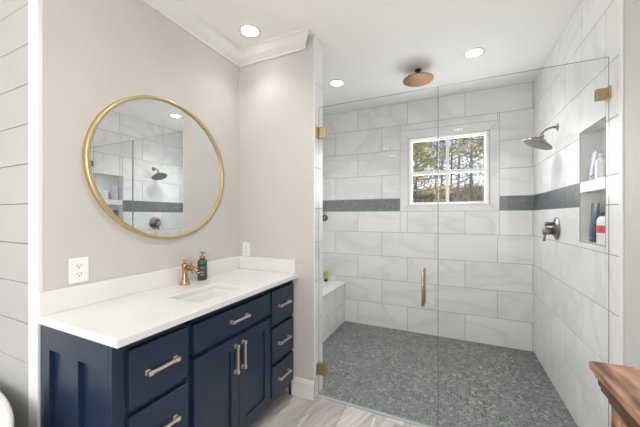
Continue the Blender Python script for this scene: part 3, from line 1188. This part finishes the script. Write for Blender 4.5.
# valve trim
vv = empty('shower_valve', (XR, 2.70, 1.21), 'brushed nickel shower valve with lever below the mosaic band', 'shower valve')
b = B()
b.lathe([(.086, 0), (.086, .003), (.080, .007), (.040, .010), (.036, .020)], (XR - .003, 2.70, 1.216), (-1, 0, 0), 40)
b.build('escutcheon', M['nickel'], vv)
b = B()
b.lathe([(.026, .0), (.026, .030), (.030, .034), (.030, .066), (.026, .070), (.010, .072)], (XR - .018, 2.70, 1.196), (-1, 0, 0), 28)
b.tube([(XR - .070, 2.70, 1.19), (XR - .075, 2.70, 1.155), (XR - .080, 2.70, 1.120)], [.009, .0075, .009], 12)
b.build('temperature_lever', M['nickel'], vv)
b = B()
b.lathe([(.014, 0), (.014, .040), (.017, .043), (.017, .055), (.010, .058)], (XR - .018, 2.70, 1.250), (-1, 0, 0), 22)
b.build('diverter_knob', M['nickel'], vv)

# ------------------------------------------------------------------ bottles in the niche
ZL = NZ0 + .0012
ZU = 1.5125


def tube_bottle(name, x, y, z, lab, cat, w, d, h, cap_h, mb, mc, taper=.75, cap_down=True):
    root = empty(name, (x, y, z), lab, cat)
    b = B()
    if cap_down:
        prof = [(.8, cap_h), (.95, cap_h + .01), (1.0, h * .55), (1.05, h * .97), (1.05, h)]
        rings = []
        for s, zz in prof:
            k = (zz - cap_h) / (h - cap_h)
            dd = d * (1 - .8 * k)
            rings.append([Vector((x + dd * math.cos(2 * PI * i / 24), y + w * s * math.sin(2 * PI * i / 24), z + zz)) for i in range(24)])
        b.ring_surface(rings)
        b.build('tube', mb, root)
        b = B()
        b.lathe([(1, 0), (1, cap_h)], (x, y, z), seg=24, sx=d, sy=w * .78)
        b.build('cap', mc, root)
    else:
        b.lathe([(.94, 0), (1, .004), (1, h - .03), (.85, h - .012), (.42, h)], (x, y, z), seg=28, sx=d, sy=w)
        b.build('bottle', mb, root)
        b = B()
        b.lathe([(.40, 0), (.40, cap_h), (.36, cap_h + .002)], (x, y, z + h), seg=20, sx=min(w, d), sy=min(w, d))
        b.build('cap', mc, root)
    return root


tube_bottle('shampoo_bottle', .737, 2.185, ZU, 'lavender bottle on the upper niche shelf', 'bottle', .046, .022, .170, .025, M['lavender'], M['lavender'], cap_down=True)
tube_bottle('conditioner_bottle', .722, 2.065, ZU, 'milky white bottle on the upper niche shelf beside the lavender one', 'bottle', .038, .020, .115, .022, M['clear_white'], M['clear_white'], cap_down=False)
tube_bottle('body_wash_tube', .740, 2.180, ZL, 'dark navy tube standing on its cap in the lower niche', 'bottle', .050, .024, .225, .03, M['navy_plastic'], M['navy_plastic'])
bw = tube_bottle('shampoo_bottle', .726, 2.050, ZL, 'white bottle with a red label in the lower niche', 'bottle', .040, .022, .150, .02, M['white_plastic2'], M['navy_plastic'], cap_down=False)
b = B()
b.lathe([(1.01, .06), (1.012, .10)], (.726, 2.050, ZL), seg=28, sx=.022, sy=.040, cap0=False, cap1=False)
b.build('label', M['red'], bw)

# green bottle on the bench
gb = empty('body_wash_bottle', (-1.463, 3.325, BZ), 'lime green bottle standing on its black cap on the shower bench', 'bottle')
b = B()
b.lathe([(.020, .028), (.026, .034), (.029, .06), (.029, .11), (.022, .135), (.004, .142)], (-1.463, 3.325, BZ), seg=24, sx=1, sy=.65)
b.build('bottle', M['lime'], gb)
b = B()
b.lathe([(.020, .0005), (.022, .003), (.022, .026), (.019, .029)], (-1.463, 3.325, BZ), seg=24, sx=1, sy=.8)
b.build('cap', M['black'], gb)
# dark green scrubber hanging on the back wall
sc = empty('bath_scrubber', (-1.500, YB - .004, 1.255), 'small dark green scrubber hanging on the back tiles below the mosaic band', 'scrubber')
b = B()
for k in range(9):
    a = k * 2.4
    b.ball((-1.500 + .022 * math.cos(a) + .006, YB - .030 + .010 * math.sin(a * 1.7), 1.288 + .026 * math.sin(a)), .017, 10)
b.build('mesh_puff', M['scrub'], sc)
b = B()
b.tube([(-1.512, YB - .010, 1.345), (-1.514, YB - .022, 1.335), (-1.508, YB - .026, 1.305)], .003, 8)
b.lathe([(.012, 0), (.012, .003), (.004, .010)], (-1.512, YB - .0025, 1.345), (0, -1, 0), 16)
b.build('cord', M['black'], sc)

# ------------------------------------------------------------------ bathtub
tx, ty, ta, tb = -1.95, .20, .80, .36
tub = empty('bathtub', (tx, ty, 0), 'white freestanding oval bathtub in front of the shiplap wall', 'bathtub')
b = B()
prof = [(.70, .002), (.78, .0), (.82, .06), (.86, .30), (.93, .50), (.985, .525), (1.0, .536), (.997, .546), (.975, .550), (.935, .546), (.915, .532), (.89, .50), (.80, .25), (.70, .14), (.5, .12), (.001, .118)]
rings = []
for s, z in prof:
    rr = []
    for k in range(96):
        a = 2 * PI * k / 96
        dx = ta * s if s > .5 else ta * s
        inset = (1 - s) * .36
        rr.append(Vector((tx + max(.001, ta - inset * 1.6) * math.cos(a) if s > .3 else tx + .001 * math.cos(a), ty + (tb * s if s > .3 else .001) * math.sin(a), z)))
    rings.append(rr)
b.ring_surface(rings)
b.build('shell', M['porcelain'], tub)
b = B()
b.lathe([(.024, 0), (.024, .003), (.014, .004)], (tx, ty, .1185), seg=20)
b.build('drain', M['nickel'], tub)

# ------------------------------------------------------------------ rustic wooden cabinet at right
DX0, DX1, DY0, DY1, DZ = .363, XR - .019, -.30, 1.115, .88
dr = empty('wooden_cabinet', ((DX0 + DX1) / 2, (DY0 + DY1) / 2, 0), 'rustic reddish-brown wooden cabinet with worn plank top against the right wall', 'cabinet')
b = B()
wx = (DX1 - DX0) / 3
for k in range(3):
    x0 = DX0 + k * wx
    vs = b.box(x0 + .0008, x0 + wx - .0008, DY0, DY1, DZ - .026, DZ, .006, 3, (random.random(), 0, 0))
for v in b.bm.verts:
    if v.co.y > 1.0:
        v.co.y += (v.co.x - DX0) * .12 + .004 * math.sin(v.co.x * 90)
ov = b.build('plank_top', M['rustic'], dr)
b = B()
i1 = .012
b.box(DX0 + .010, DX1, DY0 + .01, DY1 - .010, DZ - .040, DZ - .0262, .004, 2)
b.box(DX0 + .014, DX1, DY0 + .015, DY1 - .014, DZ - .062, DZ - .0402, .008, 3)
b.box(DX0 + .020, DX1, DY0 + .02, DY1 - .020, DZ - .074, DZ - .0622, .003, 2)
b.box(DX0 + .030, DX1, DY0 + .03, DY1 - .030, DZ - .100, DZ - .0742, .010, 3)
b.build('moulding', M['rustic_dark'], dr)
b = B()
BX0, BY1_, BY0_ = DX0 + .036, DY1 - .036, DY0 + .05
b.box(BX0 + .012, DX1 - .002, BY0_ + .01, BY1_ - .012, .10, DZ - .1003)
b.build('carcass', M['rustic_dark'], dr)
for (px_, py_) in ((BX0, BY1_), (BX0, BY0_ + .05), (DX1 - .05, BY1_), (DX1 - .05, BY0_ + .05)):
    b = B()
    b.box(px_, px_ + .05, py_ - .05, py_, 0, DZ - .1005, .004, 2)
    b.build('corner_post', M['rustic'], dr)
n = 3
ys = [BY0_ + .06 + (BY1_ - BY0_ - .12) * k / n for k in range(n + 1)]
for k in range(n):
    b = B()
    a, c = ys[k] + .006, ys[k + 1] - .006
    x1 = BX0 + .012
    b.box(x1 - .014, x1 - .0005, a, c, .14, .60, .003, 2)
    b.box(x1 - .020, x1 - .013, a + .05, c - .05, .19, .55, .004, 2)
    d_ = b.build('door', M['rustic'], dr)
    b = B(); b.ball((x1 - .026, c - .03, .4), .012, 14); b.build('knob', M['dark_bronze'], d_)
    b = B()
    b.box(x1 - .014, x1 - .0005, a, c, .63, .77, .003, 2)
    d_ = b.build('drawer', M['rustic'], dr)
    b = B(); b.ball((x1 - .022, (a + c) / 2, .70), .012, 14); b.build('knob', M['dark_bronze'], d_)

# ------------------------------------------------------------------ outside: woodland slope and trees
def ground_z(x, y):
    return -.35 + max(0, y - 5.0) * .150 + .12 * math.sin(x * .7) * min(1, max(0, (y - 5) / 5)) - .0012 * max(0, y - 30) ** 2


b = B()
NXg, NYg = 50, 50
vv_ = [[b.bm.verts.new((-24 + 48 * i / NXg, 3.6 + 40 * j / NYg, ground_z(-24 + 48 * i / NXg, 3.6 + 40 * j / NYg))) for i in range(NXg + 1)] for j in range(NYg + 1)]
for j in range(NYg):
    for i in range(NXg):
        b.bm.faces.new((vv_[j][i], vv_[j][i + 1], vv_[j + 1][i + 1], vv_[j + 1][i])).smooth = True
struct(b, 'ground', M['woods_floor'])

rnd = random.Random(11)


def tree(x, y, h, r, crown0, spread, leafmat, bark, leaves, name, lab, lean=0.0):
    gz = ground_z(x, y) - .05
    root = empty(name, (x, y, gz), lab, 'tree', 'trees outside the shower window')
    b = B()
    pts = []
    rads = []
    for k in range(9):
        t_ = k / 8
        pts.append((x + lean * t_ * h + .12 * math.sin(3 * t_ + x), y + .1 * math.sin(4 * t_ + y), gz + h * t_))
        rads.append(r * .62 * (1 - .85 * t_) + .008)
    b.tube(pts, rads, 8)
    tips = []
    nb = 26
    for k in range(nb):
        t_ = crown0 + (1 - crown0) * (k + rnd.random()) / nb
        i0 = min(7, int(t_ * 8))
        f_ = t_ * 8 - i0
        p = Vector(pts[i0]).lerp(Vector(pts[i0 + 1]), f_)
        a = rnd.random() * 2 * PI
        L = spread * (1.15 - .75 * t_) * (.6 + .6 * rnd.random())
        e = p + Vector((math.cos(a) * L, math.sin(a) * L, L * (.15 + .5 * rnd.random())))
        m_ = p.lerp(e, .5) + Vector((0, 0, -.05 * L + rnd.uniform(-.1, .1)))
        rb_ = r * .28 * (1.1 - t_) + .006
        b.tube([p, m_, e], [rb_, rb_ * .65, .004], 5)
        tips.append((m_, e))
        for s_ in range(3):
            q0 = m_.lerp(e, rnd.random())
            q1 = q0 + Vector((rnd.uniform(-1, 1), rnd.uniform(-1, 1), rnd.uniform(-.2, .8))) * L * .35
            b.tube([q0, q1], [rb_ * .4, .003], 4)
            tips.append((q0, q1))
    b.build('trunk', bark, root)
    if leaves:
        b = B()
        for k in range(leaves):
            a_, e = tips[rnd.randrange(len(tips))]
            p = a_.lerp(e, rnd.random() ** .6) + Vector((rnd.gauss(0, 1), rnd.gauss(0, 1), rnd.gauss(0, .7))) * spread * .11
            s_ = rnd.uniform(.05, .095)
            u_ = Vector((rnd.uniform(-1, 1), rnd.uniform(-1, 1), rnd.uniform(-1, 1))).normalized()
            w_ = u_.orthogonal().normalized()
            b.quad([p - u_ * s_, p + w_ * s_ * .55, p + u_ * s_, p - w_ * s_ * .55])
        b.build('foliage', leafmat, root)
    return root


LG, LO, LP, LB = M['leaf_gold'], M['leaf_olive'], M['leaf_green'], M['leaf_brown']
kinds = {
    'gold': ('golden_tree', LG, M['bark'], 'tree with loose golden autumn leaves outside the shower window'),
    'olive': ('olive_tree', LO, M['bark'], 'tree with olive green leaves outside the shower window'),
    'pine': ('pine_tree', LP, M['bark_pale'], 'tall slim pine with green needles outside the shower window'),
    'brown': ('bare_tree', LB, M['bark_pale'], 'thin woodland tree with few brown leaves outside the shower window'),
}
spots = [(-2.3, 11, 'gold', 6.2, .09, .25, 2.0, 2600), (-1.55, 14, 'olive', 7.5, .10, .2, 2.2, 2800), (-1.3, 10.2, 'gold', 5.6, .06, .2, 1.5, 1500),
         (-.55, 15, 'brown', 8, .09, .25, 1.8, 500), (.1, 13, 'pine', 9.5, .085, .42, 1.5, 1500), (.62, 16, 'pine', 10, .10, .38, 1.7, 1600),
         (1.15, 13.5, 'gold', 8.0, .07, .35, 1.6, 1100), (1.45, 18, 'pine', 11, .11, .35, 1.8, 1600), (2.2, 15, 'olive', 8, .1, .2, 2.2, 1800),
         (-3.2, 17, 'brown', 8, .1, .2, 2.0, 700), (-2.2, 20, 'pine', 11, .12, .3, 2.0, 1600), (-.2, 21, 'gold', 8, .1, .2, 2.4, 2000),
         (1.0, 23, 'brown', 9, .1, .15, 2.4, 1200), (2.4, 22, 'gold', 9, .1, .2, 2.4, 1500), (-1.2, 24, 'brown', 9, .1, .15, 2.4, 1200),
         (-4.6, 14, 'olive', 8, .11, .2, 2.4, 2000), (-4.2, 22, 'gold', 9, .1, .2, 2.5, 1500), (3.8, 17, 'pine', 10, .1, .3, 2.0, 1500),
         (-3.4, 26, 'olive', 9, .12, .1, 2.8, 2000), (3.6, 26, 'olive', 9, .12, .1, 2.8, 2000), (.3, 28, 'olive', 9, .12, .1, 2.8, 2000), (5.2, 20, 'gold', 9, .12, .2, 2.4, 1500)]
for (x, y, k, h, r, c_, s, lv) in spots:
    nm, lm, bk, lab = kinds[k]
    t_ = tree(x, y, h, r, c_, s, lm, bk, lv, nm, lab, rnd.uniform(-.02, .02))
    t_['group'] = {'gold': 'golden trees outside the window', 'olive': 'olive green trees outside the window', 'pine': 'pines outside the window', 'brown': 'sparse brown trees outside the window'}[k]

# thicket of dry brush on the slope (uncountable)
b = B()
for k in range(9000):
    x = rnd.uniform(-7, 7); y = rnd.uniform(17, 33)
    z = ground_z(x, y)
    p = Vector((x, y, z + abs(rnd.gauss(0, .45))))
    u_ = Vector((rnd.uniform(-1, 1), rnd.uniform(-1, 1), rnd.uniform(.2, 1.5))).normalized()
    w_ = u_.orthogonal().normalized()
    s_ = rnd.uniform(.06, .16)
    b.quad([p - u_ * s_, p + w_ * s_ * .35, p + u_ * s_, p - w_ * s_ * .35])
br = b.build('dry_brush', M['leaf_brown'])
tag(br, 'dry brown brush covering the woodland slope outside the window', 'brush', kind='stuff')

# dark shed beyond the window
sh_y = 10.0
sx0, sx1 = -1.20, -.66
gz = ground_z(-1, sh_y) - .1
shd = empty('garden_shed', ((sx0 + sx1) / 2, sh_y, gz), 'dark brown low outbuilding on the slope at the window lower left', 'shed')
b = B()
b.box(sx0, sx1, sh_y, sh_y + .8, gz, 1.96)
b.build('wall', M['shed'], shd)
b = B()
b.prism([(sh_y - .06, 1.94), (sh_y + .86, 1.94), (sh_y + .86, 2.04), (sh_y - .06, 2.01)], 0, sx0 - .05, sx1 + .05)
b.build('roof', M['shed'], shd)
for k in range(3):
    b = B()
    xa = sx0 + .05 + k * .165
    b.box(xa, xa + .11, sh_y - .012, sh_y + .001, 1.66, 1.88, .003, 1)
    b.build('shutter', M['rustic_dark'], shd)
